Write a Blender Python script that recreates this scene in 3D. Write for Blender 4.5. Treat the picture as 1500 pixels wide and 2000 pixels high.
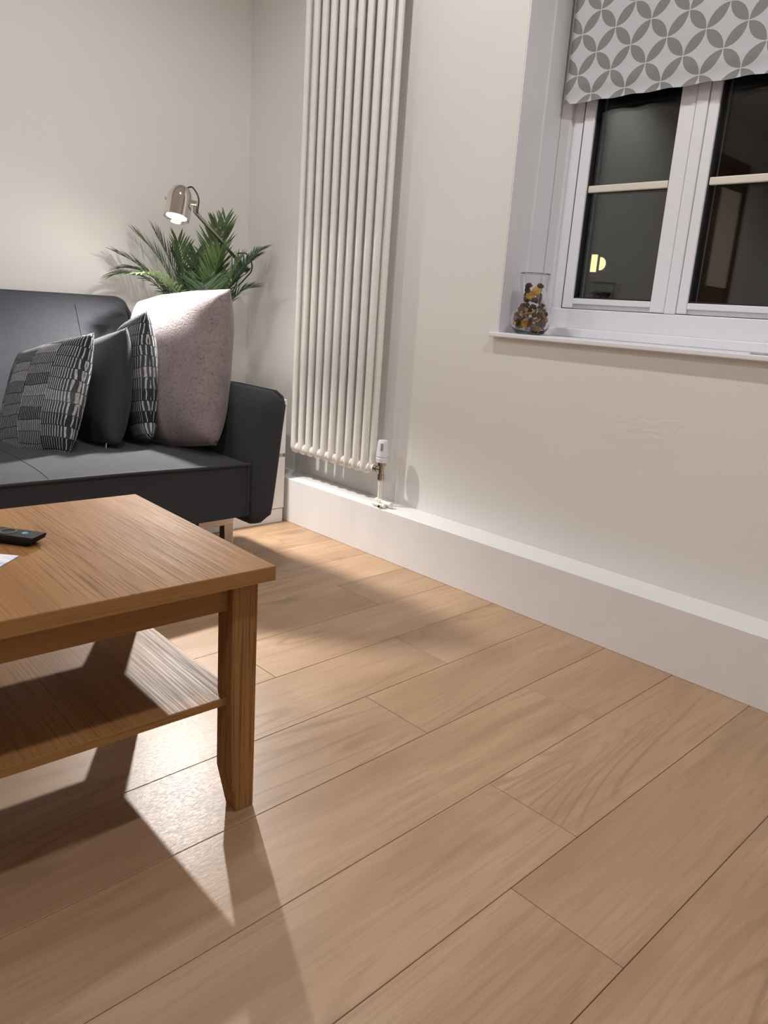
import bpy, bmesh, math, random
from mathutils import Vector, Matrix, noise as mnoise

# ------------------------------------------------------------------ reset
for o in list(bpy.data.objects):
    bpy.data.objects.remove(o, do_unlink=True)
scene = bpy.context.scene
COL = scene.collection
R = math.radians

# ------------------------------------------------------------------ camera
CAM_POS = Vector((2.8456, -1.8948, 0.8471))
YAW, PITCH, ROLL, FPX = R(135.4638), R(14.9484), R(3.9245), 1486.95
fwd = Vector((math.cos(YAW) * math.cos(PITCH), math.sin(YAW) * math.cos(PITCH), -math.sin(PITCH)))
rgt = Vector((math.sin(YAW), -math.cos(YAW), 0))
upv = rgt.cross(fwd)
r2 = math.cos(ROLL) * rgt + math.sin(ROLL) * upv
u2 = -math.sin(ROLL) * rgt + math.cos(ROLL) * upv
cam_data = bpy.data.cameras.new('camera')
cam_data.sensor_fit = 'HORIZONTAL'
cam_data.sensor_width = 36.0
cam_data.lens = 36.0 * FPX / 1500.0
cam_data.clip_start = 0.02
cam = bpy.data.objects.new('camera', cam_data)
COL.objects.link(cam)
M = Matrix((r2, u2, -fwd)).transposed().to_4x4()
M.translation = CAM_POS
cam.matrix_world = M
scene.camera = cam

# ------------------------------------------------------------------ world, exposure, ceiling lights
world = bpy.data.worlds.new('night_sky')
world.use_nodes = True
bgn = world.node_tree.nodes['Background']
bgn.inputs[0].default_value = (0.010, 0.013, 0.020, 1)
bgn.inputs[1].default_value = 0.25
scene.world = world
scene.view_settings.view_transform = 'Standard'
scene.view_settings.look = 'None'
scene.view_settings.gamma = 1.0
scene.view_settings.use_curve_mapping = False
scene.view_settings.exposure = 0.0

CEIL = 2.42
def downlight(x, y, power, col=(1.0, 0.992, 0.995), cone=165, blend=0.5, rad=0.035):
    l = bpy.data.lights.new('downlight', 'SPOT')
    l.energy = power; l.color = col; l.spot_size = R(cone); l.spot_blend = blend
    l.shadow_soft_size = rad
    o = bpy.data.objects.new('downlight', l)
    o.location = (x, y, CEIL - 0.015)
    COL.objects.link(o)
for (x, y, p) in ((0.50, -2.35, 27), (2.60, -0.80, 44), (2.60, -2.35, 31), (1.5, -3.8, 50), (1.20, -0.80, 33)):
    downlight(x, y, p)

# ------------------------------------------------------------------ node helpers
def new_mat(name):
    m = bpy.data.materials.new(name)
    m.use_nodes = True
    nt = m.node_tree
    return m, nt, nt.nodes['Principled BSDF']

def N(nt, typ, **kw):
    n = nt.nodes.new(typ)
    for k, v in kw.items():
        if k in n.inputs.keys() if isinstance(k, str) else False:
            n.inputs[k].default_value = v
        else:
            setattr(n, k, v)
    return n

def L(nt, a, b):
    nt.links.new(a, b)

def math_node(nt, op, a, b=None, c=None):
    n = nt.nodes.new('ShaderNodeMath'); n.operation = op
    for i, v in enumerate((a, b, c)):
        if v is None: continue
        if isinstance(v, (int, float)): n.inputs[i].default_value = v
        else: L(nt, v, n.inputs[i])
    return n.outputs[0]

def mapping(nt, src, scale=(1, 1, 1), loc=(0, 0, 0), rot=(0, 0, 0)):
    n = nt.nodes.new('ShaderNodeMapping')
    n.inputs['Scale'].default_value = scale
    n.inputs['Location'].default_value = loc
    n.inputs['Rotation'].default_value = rot
    L(nt, src, n.inputs['Vector'])
    return n.outputs[0]

def noise_tex(nt, vec, scale, detail=3, rough=0.5, dist=0.0):
    n = nt.nodes.new('ShaderNodeTexNoise')
    n.inputs['Scale'].default_value = scale
    n.inputs['Detail'].default_value = detail
    n.inputs['Roughness'].default_value = rough
    n.inputs['Distortion'].default_value = dist
    L(nt, vec, n.inputs['Vector'])
    return n.outputs['Fac']

def ramp(nt, fac, stops):
    n = nt.nodes.new('ShaderNodeValToRGB')
    el = n.color_ramp.elements
    while len(el) < len(stops): el.new(0.5)
    for e, (p, c) in zip(el, stops):
        e.position = p
        e.color = (c[0], c[1], c[2], 1) if not isinstance(c, (int, float)) else (c, c, c, 1)
    L(nt, fac, n.inputs[0])
    return n.outputs[0]

def mix_col(nt, fac, a, b, mode='MIX'):
    n = nt.nodes.new('ShaderNodeMix'); n.data_type = 'RGBA'; n.blend_type = mode
    if isinstance(fac, (int, float)): n.inputs[0].default_value = fac
    else: L(nt, fac, n.inputs[0])
    for i, v in ((6, a), (7, b)):
        if isinstance(v, tuple): n.inputs[i].default_value = (v[0], v[1], v[2], 1)
        else: L(nt, v, n.inputs[i])
    return n.outputs[2]

def bump(nt, bsdf, height, strength=0.2, dist=0.001):
    n = nt.nodes.new('ShaderNodeBump')
    n.inputs['Strength'].default_value = strength
    n.inputs['Distance'].default_value = dist
    L(nt, height, n.inputs['Height'])
    L(nt, n.outputs[0], bsdf.inputs['Normal'])

def objco(nt):
    return nt.nodes.new('ShaderNodeTexCoord').outputs['Object']

def simple(name, col, rough=0.5, metal=0.0, nscale=60, nstr=0.05, spec=0.5, var=0.06):
    m, nt, b = new_mat(name)
    co = objco(nt)
    f = noise_tex(nt, co, nscale, 3)
    c = ramp(nt, f, [(0.3, tuple(v * (1 - var) for v in col)), (0.7, tuple(min(1, v * (1 + var)) for v in col))])
    L(nt, c, b.inputs['Base Color'])
    b.inputs['Roughness'].default_value = rough
    b.inputs['Metallic'].default_value = metal
    b.inputs['Specular IOR Level'].default_value = spec
    if nstr > 0: bump(nt, b, f, nstr)
    return m

# ------------------------------------------------------------------ materials
def wall_mat(name, col, dents=False):
    m, nt, b = new_mat(name)
    co = objco(nt)
    f = noise_tex(nt, co, 2.2, 4)
    c = ramp(nt, f, [(0.3, tuple(v * 0.975 for v in col)), (0.7, col)])
    L(nt, c, b.inputs['Base Color'])
    b.inputs['Roughness'].default_value = 0.62
    b.inputs['Specular IOR Level'].default_value = 0.3
    h = noise_tex(nt, co, 260, 2)
    h2 = noise_tex(nt, co, 7, 3)
    hh = math_node(nt, 'ADD', math_node(nt, 'MULTIPLY', h, 0.12), math_node(nt, 'MULTIPLY', h2, 1.6))
    if dents:
        sep = nt.nodes.new('ShaderNodeSeparateXYZ'); L(nt, co, sep.inputs[0])
        dx = math_node(nt, 'MULTIPLY', math_node(nt, 'SUBTRACT', sep.outputs[0], 1.885), 5.5)
        dz = math_node(nt, 'MULTIPLY', math_node(nt, 'SUBTRACT', sep.outputs[2], 0.595), 13.0)
        r = math_node(nt, 'SQRT', math_node(nt, 'ADD', math_node(nt, 'MULTIPLY', dx, dx), math_node(nt, 'MULTIPLY', dz, dz)))
        mask = math_node(nt, 'MAXIMUM', math_node(nt, 'SUBTRACT', 1.0, r), 0.0)
        rip = noise_tex(nt, mapping(nt, co, (22, 1, 45), rot=(0, R(20), 0)), 1.0, 3, 0.55, 0.6)
        hh = math_node(nt, 'ADD', hh, math_node(nt, 'MULTIPLY', math_node(nt, 'MULTIPLY', rip, mask), 5.0))
    bump(nt, b, hh, 0.35 if dents else 0.15, 0.0016)
    return m

MAT = {}
MAT['wall'] = wall_mat('cream_wall_paint', (0.76, 0.735, 0.70))
MAT['wall_dent'] = wall_mat('cream_wall_paint_patched', (0.76, 0.735, 0.70), True)
MAT['ceiling'] = wall_mat('ceiling_white', (0.80, 0.79, 0.77))
MAT['trim'] = simple('white_satin_paint', (0.78, 0.775, 0.805), 0.38, nscale=14, nstr=0.04, var=0.015)
MAT['box_trim'] = simple('white_boxing_paint', (0.78, 0.765, 0.765), 0.4, nscale=14, nstr=0.05, var=0.015)
MAT['upvc'] = simple('white_upvc', (0.78, 0.775, 0.81), 0.3, nscale=30, nstr=0.01, var=0.01)
MAT['bar'] = simple('cream_glazing_bar', (0.72, 0.67, 0.57), 0.4, nscale=30, nstr=0.01, var=0.02)
MAT['gasket'] = simple('black_rubber', (0.012, 0.012, 0.014), 0.6, nscale=80, nstr=0.02)
MAT['rad'] = simple('white_radiator_enamel', (0.78, 0.755, 0.72), 0.25, nscale=20, nstr=0.015, var=0.012)
MAT['plastic'] = simple('white_plastic', (0.74, 0.71, 0.78), 0.35, nscale=30, nstr=0.01, var=0.02)
MAT['plastic_grey'] = simple('grey_plastic', (0.28, 0.25, 0.32), 0.4, nscale=30, nstr=0.01)
MAT['chrome'] = simple('chrome', (0.74, 0.71, 0.68), 0.06, 1.0, nscale=40, nstr=0.01, var=0.02)
MAT['chrome_dk'] = simple('brushed_nickel', (0.45, 0.40, 0.35), 0.22, 1.0, nscale=40, nstr=0.01, var=0.05)
MAT['pipe'] = simple('painted_pipe', (0.78, 0.74, 0.66), 0.35, nscale=40, nstr=0.03, var=0.03)
MAT['cable'] = simple('black_cable', (0.015, 0.014, 0.014), 0.45, nscale=90, nstr=0.02)
MAT['black'] = simple('black_remote_plastic', (0.007, 0.007, 0.008), 0.55, nscale=200, nstr=0.06, spec=0.2)
MAT['button'] = simple('dark_rubber_button', (0.05, 0.05, 0.055), 0.5, nscale=100, nstr=0.02)
MAT['blue'] = simple('blue_button', (0.12, 0.36, 0.50), 0.3, nscale=100, nstr=0.01)
MAT['chest'] = simple('white_foil', (0.80, 0.785, 0.765), 0.35, nscale=20, nstr=0.02, var=0.01)
MAT['pot'] = simple('grey_ceramic', (0.35, 0.34, 0.33), 0.4, nscale=30, nstr=0.05)
MAT['soil'] = simple('soil', (0.035, 0.022, 0.014), 0.95, nscale=90, nstr=0.6, var=0.4)
MAT['tag'] = simple('white_ribbon', (0.80, 0.79, 0.78), 0.7, nscale=120, nstr=0.05, var=0.04)
MAT['piping'] = simple('charcoal_piping', (0.030, 0.030, 0.034), 0.85, nscale=300, nstr=0.3, var=0.3)
MAT['under'] = simple('subfloor', (0.05, 0.03, 0.018), 0.9, nscale=30, nstr=0.1)
MAT['doorwood'] = simple('brown_door_wood', (0.16, 0.085, 0.045), 0.45, nscale=9, nstr=0.05, var=0.2)
MAT['doorglass'] = simple('pale_door_panel', (0.90, 0.78, 0.65), 0.4, nscale=9, nstr=0.02, var=0.04)
MAT['brick_dark'] = simple('dark_house_wall', (0.02, 0.02, 0.022), 0.9, nscale=6, nstr=0.1)

def m_glass(name, col=(1, 1, 1), rough=0.0, ior=1.46):
    m, nt, b = new_mat(name)
    f = noise_tex(nt, objco(nt), 3, 2)
    L(nt, ramp(nt, f, [(0, tuple(v * 0.995 for v in col)), (1, col)]), b.inputs['Base Color'])
    b.inputs['Transmission Weight'].default_value = 1
    b.inputs['Roughness'].default_value = rough
    b.inputs['IOR'].default_value = ior
    return m
MAT['glass'] = m_glass('window_glass', (0.94, 0.97, 0.96))
MAT['vase'] = m_glass('clear_vase_glass', (0.97, 0.97, 0.98))

def m_emit(name, col, s):
    m, nt, b = new_mat(name)
    f = noise_tex(nt, objco(nt), 8, 1)
    L(nt, ramp(nt, f, [(0, tuple(v * 0.95 for v in col)), (1, col)]), b.inputs['Emission Color'])
    b.inputs['Base Color'].default_value = (*col, 1)
    b.inputs['Emission Strength'].default_value = s
    return m
MAT['bulb'] = m_emit('lit_bulb', (1.0, 0.95, 0.88), 30)
MAT['lit_window'] = m_emit('lit_window_glow', (1.0, 0.80, 0.38), 1.6)

def m_floor():
    m, nt, b = new_mat('oak_laminate')
    info = nt.nodes.new('ShaderNodeObjectInfo')
    co = objco(nt)
    rnd = info.outputs['Random']
    comb = nt.nodes.new('ShaderNodeCombineXYZ')
    L(nt, math_node(nt, 'MULTIPLY', rnd, 37.0), comb.inputs[0])
    L(nt, math_node(nt, 'MULTIPLY', rnd, 91.0), comb.inputs[1])
    L(nt, math_node(nt, 'MULTIPLY', rnd, 53.0), comb.inputs[2])
    add = nt.nodes.new('ShaderNodeVectorMath'); add.operation = 'ADD'
    L(nt, co, add.inputs[0]); L(nt, comb.outputs[0], add.inputs[1])
    v = add.outputs[0]
    broad = noise_tex(nt, mapping(nt, v, (9, 1.6, 1)), 1.0, 3, 0.55, 0.4)
    base = ramp(nt, broad, [(0.25, (0.315, 0.190, 0.108)), (0.5, (0.395, 0.252, 0.152)), (0.75, (0.455, 0.305, 0.192))])
    # cathedral grain : contour lines of a stretched noise
    field = noise_tex(nt, mapping(nt, v, (7.5, 0.75, 1)), 1.0, 1, 0.4, 0.25)
    rings = math_node(nt, 'SINE', math_node(nt, 'MULTIPLY', field, 95.0))
    ringm = ramp(nt, rings, [(0.55, 0.0), (1.0, 1.0)])
    where = ramp(nt, noise_tex(nt, mapping(nt, v, (5, 1.1, 1), loc=(4, 9, 2)), 1.0, 2), [(0.50, 0.0), (0.66, 1.0)])
    ringf = math_node(nt, 'MULTIPLY', math_node(nt, 'MULTIPLY', ringm, where), 0.50)
    c1 = mix_col(nt, ringf, base, (0.22, 0.125, 0.066))
    fib = noise_tex(nt, mapping(nt, v, (210, 6, 1)), 1.0, 3, 0.65)
    c2 = mix_col(nt, math_node(nt, 'MULTIPLY', ramp(nt, fib, [(0.45, 0.0), (0.72, 1.0)]), 0.36), c1, (0.25, 0.150, 0.085))
    mid = noise_tex(nt, mapping(nt, v, (48, 2.6, 1), loc=(7, 1, 3)), 1.0, 3, 0.6, 0.6)
    c2 = mix_col(nt, math_node(nt, 'MULTIPLY', ramp(nt, mid, [(0.50, 0.0), (0.72, 1.0)]), 0.40), c2, (0.265, 0.158, 0.090))
    # knots
    vo = nt.nodes.new('ShaderNodeTexVoronoi'); vo.inputs['Scale'].default_value = 1.0
    kn = noise_tex(nt, mapping(nt, v, (14, 8, 1)), 1.0, 2)
    kv = mapping(nt, v, (4.2, 1.7, 1))
    L(nt, kv, vo.inputs['Vector'])
    kd = math_node(nt, 'ADD', vo.outputs['Distance'], math_node(nt, 'MULTIPLY', kn, 0.10))
    knot = ramp(nt, kd, [(0.075, 1.0), (0.20, 0.0)])
    c3 = mix_col(nt, math_node(nt, 'MULTIPLY', knot, 0.55), c2, (0.15, 0.085, 0.045))
    hs = nt.nodes.new('ShaderNodeHueSaturation')
    L(nt, math_node(nt, 'ADD', 0.93, math_node(nt, 'MULTIPLY', rnd, 0.14)), hs.inputs['Value'])
    L(nt, c3, hs.inputs['Color'])
    L(nt, hs.outputs[0], b.inputs['Base Color'])
    rr = noise_tex(nt, mapping(nt, v, (420, 130, 1)), 1.0, 3)
    L(nt, ramp(nt, rr, [(0.2, 0.33), (0.8, 0.47)]), b.inputs['Roughness'])
    b.inputs['Specular IOR Level'].default_value = 0.5
    hsum = math_node(nt, 'ADD', math_node(nt, 'MULTIPLY', fib, 0.6), math_node(nt, 'MULTIPLY', noise_tex(nt, v, 420, 2), 0.5))
    bump(nt, b, hsum, 0.35, 0.0006)
    return m
MAT['floor'] = m_floor()

def m_oak(name, axis=0, tint=1.0, rough=(0.52, 0.66), spec=0.12):
    """orange oak veneer, pores along local axis 0 / 1 / 2"""
    m, nt, b = new_mat(name)
    co = objco(nt)
    def sc(a, c):
        s = [c, c, c]; s[axis] = a
        return tuple(s)
    broad = noise_tex(nt, mapping(nt, co, sc(1.0, 11)), 1.0, 3, 0.5, 0.3)
    base = ramp(nt, broad, [(0.28, (0.32 * tint, 0.145 * tint, 0.046 * tint)), (0.52, (0.40 * tint, 0.195 * tint, 0.070 * tint)), (0.75, (0.455 * tint, 0.235 * tint, 0.090 * tint))])
    fib = noise_tex(nt, mapping(nt, co, sc(5.0, 260)), 1.0, 3, 0.6, 0.15)
    pores = ramp(nt, fib, [(0.50, 0.0), (0.64, 1.0)])
    band = ramp(nt, noise_tex(nt, mapping(nt, co, sc(0.6, 6), loc=(3, 5, 1)), 1.0, 2), [(0.38, 0.25), (0.6, 1.0)])
    c1 = mix_col(nt, math_node(nt, 'MULTIPLY', math_node(nt, 'MULTIPLY', pores, band), 0.75), base, (0.165 * tint, 0.072 * tint, 0.026 * tint))
    L(nt, c1, b.inputs['Base Color'])
    L(nt, ramp(nt, fib, [(0.3, rough[0]), (0.7, rough[1])]), b.inputs['Roughness'])
    b.inputs['Specular IOR Level'].default_value = spec
    bump(nt, b, math_node(nt, 'SUBTRACT', 1.0, pores), 0.22, 0.0003)
    return m
MAT['oak_x'] = m_oak('oak_grain_lengthwise', 0, 0.72)
MAT['oak_shelf'] = m_oak('oak_shelf_satin', 0, 0.78, (0.42, 0.56), 0.28)
MAT['oak_y'] = m_oak('oak_grain_edge', 1, 0.76)
MAT['oak_z'] = m_oak('oak_grain_leg', 2, 0.76)

def m_fabric(name, col, light, wscale=700, var=0.5):
    m, nt, b = new_mat(name)
    co = objco(nt)
    n1 = noise_tex(nt, mapping(nt, co, (1, 1, 0.25)), wscale, 2, 0.6)
    n2 = noise_tex(nt, mapping(nt, co, (0.3, 0.3, 1)), wscale, 2, 0.6)
    n3 = noise_tex(nt, co, 9, 3)
    f = math_node(nt, 'MULTIPLY', math_node(nt, 'ADD', n1, n2), 0.5)
    c = ramp(nt, f, [(0.34, col), (0.66, light)])
    c = mix_col(nt, 0.12, c, ramp(nt, n3, [(0.3, tuple(v * 0.6 for v in col)), (0.7, light)]))
    L(nt, c, b.inputs['Base Color'])
    b.inputs['Roughness'].default_value = 0.92
    b.inputs['Specular IOR Level'].default_value = 0.15
    b.inputs['Sheen Weight'].default_value = 0.08
    bump(nt, b, f, var, 0.0012)
    return m
MAT['sofa'] = m_fabric('charcoal_tweed', (0.027, 0.028, 0.034), (0.053, 0.054, 0.062))
MAT['dark_cushion'] = m_fabric('dark_cushion_cloth', (0.026, 0.027, 0.028), (0.046, 0.047, 0.047), 900)

def m_plush():
    m, nt, b = new_mat('mauve_plush')
    co = objco(nt)
    n1 = noise_tex(nt, co, 130, 4, 0.7, 0.5)
    n2 = noise_tex(nt, co, 14, 3)
    c = ramp(nt, n1, [(0.32, (0.095, 0.070, 0.070)), (0.47, (0.215, 0.170, 0.170)), (0.75, (0.275, 0.225, 0.225))])
    c = mix_col(nt, 0.3, c, ramp(nt, n2, [(0.35, (0.145, 0.112, 0.112)), (0.65, (0.275, 0.222, 0.222))]))
    L(nt, c, b.inputs['Base Color'])
    b.inputs['Roughness'].default_value = 1.0
    b.inputs['Specular IOR Level'].default_value = 0.05
    b.inputs['Sheen Weight'].default_value = 0.35
    b.inputs['Sheen Roughness'].default_value = 0.5
    bump(nt, b, n1, 0.5, 0.003)
    return m
MAT['plush'] = m_plush()

def m_stripe():
    m, nt, b = new_mat('broken_stripe_print')
    co = objco(nt)
    wob = noise_tex(nt, co, 14, 2)
    sep = nt.nodes.new('ShaderNodeSeparateXYZ'); L(nt, co, sep.inputs[0])
    u = math_node(nt, 'ADD', sep.outputs[0], math_node(nt, 'MULTIPLY', wob, 0.010))
    v = math_node(nt, 'ADD', sep.outputs[1], math_node(nt, 'MULTIPLY', wob, 0.016))
    col_i = math_node(nt, 'FLOOR', math_node(nt, 'DIVIDE', u, 0.095))
    vofs = math_node(nt, 'MULTIPLY', math_node(nt, 'FRACT', math_node(nt, 'MULTIPLY', col_i, 0.377)), 0.034)
    vv = math_node(nt, 'DIVIDE', math_node(nt, 'ADD', v, vofs), 0.034)
    row_i = math_node(nt, 'FLOOR', vv)
    rowf = math_node(nt, 'FRACT', vv)
    wn = nt.nodes.new('ShaderNodeTexWhiteNoise'); wn.noise_dimensions = '2D'
    cb = nt.nodes.new('ShaderNodeCombineXYZ'); L(nt, col_i, cb.inputs[0]); L(nt, row_i, cb.inputs[1])
    L(nt, cb.outputs[0], wn.inputs['Vector'])
    rv = wn.outputs['Value']
    phase = math_node(nt, 'ADD', math_node(nt, 'DIVIDE', u, 0.0072), math_node(nt, 'MULTIPLY', rv, 3.0))
    st = math_node(nt, 'FRACT', phase)
    width = math_node(nt, 'ADD', 0.16, math_node(nt, 'MULTIPLY', rv, 0.32))
    line = math_node(nt, 'LESS_THAN', st, width)
    gap = math_node(nt, 'GREATER_THAN', rowf, 0.07)
    fac = math_node(nt, 'MULTIPLY', math_node(nt, 'MULTIPLY', line, gap), 0.95)
    pale = noise_tex(nt, co, 90, 2)
    cpale = ramp(nt, pale, [(0.3, (0.32, 0.315, 0.315)), (0.7, (0.50, 0.495, 0.49))])
    tone = ramp(nt, rv, [(0.0, (0.020, 0.022, 0.026)), (0.35, (0.030, 0.034, 0.040)), (1.0, (0.085, 0.090, 0.096))])
    L(nt, mix_col(nt, fac, tone, cpale), b.inputs['Base Color'])
    b.inputs['Roughness'].default_value = 0.9
    b.inputs['Specular IOR Level'].default_value = 0.1
    bump(nt, b, noise_tex(nt, co, 900, 1), 0.25, 0.0008)
    return m
MAT['stripe'] = m_stripe()

def m_blind():
    m, nt, b = new_mat('petal_print_blind')
    co = objco(nt)
    sep = nt.nodes.new('ShaderNodeSeparateXYZ'); L(nt, co, sep.inputs[0])
    S = 0.05306
    u = math_node(nt, 'ADD', math_node(nt, 'DIVIDE', sep.outputs[0], S), 100.0)
    v = math_node(nt, 'ADD', math_node(nt, 'DIVIDE', sep.outputs[2], S), 100.0)
    a = math_node(nt, 'FRACT', u); bb = math_node(nt, 'FRACT', v)
    par = math_node(nt, 'MODULO', math_node(nt, 'ADD', math_node(nt, 'FLOOR', u), math_node(nt, 'FLOOR', v)), 2.0)
    par = math_node(nt, 'ROUND', par)
    a2 = math_node(nt, 'ABSOLUTE', math_node(nt, 'SUBTRACT', a, par))
    def dist(x0, y0):
        dx = math_node(nt, 'SUBTRACT', a2, x0); dy = math_node(nt, 'SUBTRACT', bb, y0)
        return math_node(nt, 'SQRT', math_node(nt, 'ADD', math_node(nt, 'MULTIPLY', dx, dx), math_node(nt, 'MULTIPLY', dy, dy)))
    r = 0.978
    p1 = math_node(nt, 'LESS_THAN', dist(1, 0), r)
    p2 = math_node(nt, 'LESS_THAN', dist(0, 1), r)
    pet = math_node(nt, 'MULTIPLY', p1, p2)
    weave = noise_tex(nt, co, 900, 1)
    white = ramp(nt, weave, [(0.3, (0.47, 0.47, 0.49)), (0.7, (0.54, 0.54, 0.56))])
    grey = ramp(nt, weave, [(0.3, (0.205, 0.205, 0.20)), (0.7, (0.24, 0.24, 0.235))])
    L(nt, mix_col(nt, pet, white, grey), b.inputs['Base Color'])
    b.inputs['Roughness'].default_value = 0.8
    b.inputs['Specular IOR Level'].default_value = 0.2
    bump(nt, b, weave, 0.2, 0.0005)
    return m
MAT['blind'] = m_blind()

def m_leaf(name, dark, light):
    m, nt, b = new_mat(name)
    co = objco(nt)
    f = noise_tex(nt, co, 22, 3)
    L(nt, ramp(nt, f, [(0.3, dark), (0.7, light)]), b.inputs['Base Color'])
    b.inputs['Roughness'].default_value = 0.42
    b.inputs['Specular IOR Level'].default_value = 0.4
    b.inputs['Subsurface Weight'].default_value = 0.0
    bump(nt, b, noise_tex(nt, mapping(nt, co, (1, 1, 1)), 180, 2), 0.15, 0.0008)
    return m
MAT['leaf_a'] = m_leaf('deep_green_leaf', (0.030, 0.068, 0.032), (0.062, 0.125, 0.055))
MAT['leaf_b'] = m_leaf('fresh_green_leaf', (0.070, 0.130, 0.040), (0.140, 0.225, 0.080))
MAT['leaf_c'] = m_leaf('olive_leaf', (0.050, 0.085, 0.028), (0.105, 0.150, 0.060))
MAT['stem'] = m_leaf('palm_stem', (0.05, 0.09, 0.03), (0.09, 0.14, 0.05))

def m_card(name):
    m, nt, b = new_mat(name)
    co = objco(nt)
    f = noise_tex(nt, mapping(nt, co, (60, 25, 1)), 1.0, 3, 0.6)
    c = ramp(nt, f, [(0.35, (0.30, 0.38, 0.58)), (0.47, (0.62, 0.66, 0.78)), (0.6, (0.80, 0.80, 0.84))])
    L(nt, c, b.inputs['Base Color'])
    b.inputs['Roughness'].default_value = 0.35
    return m
MAT['card'] = m_card('printed_card')
MAT['sill_card'] = simple('grey_pink_card', (0.42, 0.36, 0.40), 0.5, nscale=60, nstr=0.02, var=0.3)
MAT['orange'] = simple('dried_orange', (0.62, 0.33, 0.03), 0.6, nscale=120, nstr=0.3, var=0.3)
MAT['rind'] = simple('dried_orange_rind', (0.42, 0.20, 0.03), 0.7, nscale=120, nstr=0.3, var=0.3)
MAT['pod'] = simple('brown_seed_pod', (0.085, 0.040, 0.022), 0.75, nscale=90, nstr=0.5, var=0.5)
MAT['chip'] = simple('pale_wood_chip', (0.36, 0.24, 0.15), 0.8, nscale=90, nstr=0.4, var=0.35)

# ------------------------------------------------------------------ mesh helpers
def finish(name, bm, mat, parent=None, smooth=False, loc=None, rot=None, autosmooth=None):
    bmesh.ops.recalc_face_normals(bm, faces=bm.faces[:])
    me = bpy.data.meshes.new(name)
    bm.to_mesh(me); bm.free()
    if isinstance(mat, (list, tuple)):
        for k in mat: me.materials.append(MAT[k])
    else:
        me.materials.append(MAT[mat])
    if smooth:
        me.polygons.foreach_set('use_smooth', [True] * len(me.polygons))
        if autosmooth:
            me.set_sharp_from_angle(angle=R(autosmooth))
    o = bpy.data.objects.new(name, me)
    COL.objects.link(o)
    if parent is not None: o.parent = parent
    if loc is not None: o.location = loc
    if rot is not None: o.rotation_euler = rot
    return o

def empty(name, loc=(0, 0, 0), rotz=0):
    o = bpy.data.objects.new(name, None)
    o.empty_display_size = 0.05
    COL.objects.link(o)
    o.location = loc
    o.rotation_euler = (0, 0, rotz)
    return o

def tag(o, label, cat, group=None):
    o['label'] = label; o['category'] = cat
    if group: o['group'] = group
    return o

def structure(o, label=None):
    o['kind'] = 'structure'
    if label: o['label'] = label
    return o

def add_box(bm, x0, x1, y0, y1, z0, z1, bev=0.0, seg=2):
    vs = [bm.verts.new((x, y, z)) for x in (x0, x1) for y in (y0, y1) for z in (z0, z1)]
    fs = [bm.faces.new([vs[i] for i in q]) for q in ((0, 1, 3, 2), (4, 6, 7, 5), (0, 4, 5, 1), (2, 3, 7, 6), (0, 2, 6, 4), (1, 5, 7, 3))]
    if bev > 0:
        es = set(e for f in fs for e in f.edges)
        bmesh.ops.bevel(bm, geom=list(es), offset=bev, segments=seg, profile=0.5, affect='EDGES')
    return vs

def box(name, dims, mat, parent=None, bev=0.0, seg=2, smooth=False):
    bm = bmesh.new(); add_box(bm, *dims, bev=bev, seg=seg)
    return finish(name, bm, mat, parent, smooth)

def add_tube(bm, pts, rad, n=10, cap=True):
    pts = [Vector(p) for p in pts]
    rads = rad if isinstance(rad, (list, tuple)) else [rad] * len(pts)
    rings = []
    prev = None
    for i, p in enumerate(pts):
        if i == 0: t = pts[1] - pts[0]
        elif i == len(pts) - 1: t = pts[-1] - pts[-2]
        else: t = (pts[i + 1] - pts[i]).normalized() + (pts[i] - pts[i - 1]).normalized()
        t = t.normalized() if t.length > 1e-9 else Vector((0, 0, 1))
        if prev is None:
            a = Vector((0, 0, 1)) if abs(t.z) < 0.9 else Vector((1, 0, 0))
            u = t.cross(a).normalized()
        else:
            u = (prev - t * prev.dot(t))
            u = u.normalized() if u.length > 1e-6 else t.orthogonal().normalized()
        prev = u
        w = t.cross(u)
        rings.append([bm.verts.new(p + rads[i] * (math.cos(2 * math.pi * k / n) * u + math.sin(2 * math.pi * k / n) * w)) for k in range(n)])
    for a, b in zip(rings, rings[1:]):
        for k in range(n):
            bm.faces.new((a[k], a[(k + 1) % n], b[(k + 1) % n], b[k]))
    if cap:
        bm.faces.new(rings[0][::-1]); bm.faces.new(rings[-1])

def tube(name, pts, rad, mat, parent=None, n=10):
    bm = bmesh.new(); add_tube(bm, pts, rad, n)
    return finish(name, bm, mat, parent, True, autosmooth=50)

def add_lathe(bm, prof, n=28, mtx=None, close=False):
    """profile of (r, z) revolved about z; r==0 gives a pole"""
    rings = []
    for r, z in prof:
        if r < 1e-6: rings.append([bm.verts.new((0, 0, z))])
        else: rings.append([bm.verts.new((r * math.cos(2 * math.pi * k / n), r * math.sin(2 * math.pi * k / n), z)) for k in range(n)])
    pairs = list(zip(rings, rings[1:]))
    if close: pairs.append((rings[-1], rings[0]))
    for a, b in pairs:
        for k in range(n):
            k2 = (k + 1) % n
            if len(a) == 1 and len(b) == 1: continue
            if len(a) == 1: bm.faces.new((a[0], b[k2], b[k]))
            elif len(b) == 1: bm.faces.new((a[k], a[k2], b[0]))
            else: bm.faces.new((a[k], a[k2], b[k2], b[k]))
    if mtx is not None:
        vs = [v for r in rings for v in r]
        bmesh.ops.transform(bm, matrix=mtx, verts=vs)

def lathe(name, prof, mat, parent=None, n=28, mtx=None, close=False, sharp=35):
    bm = bmesh.new(); add_lathe(bm, prof, n, mtx, close)
    return finish(name, bm, mat, parent, True, autosmooth=sharp)

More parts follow.
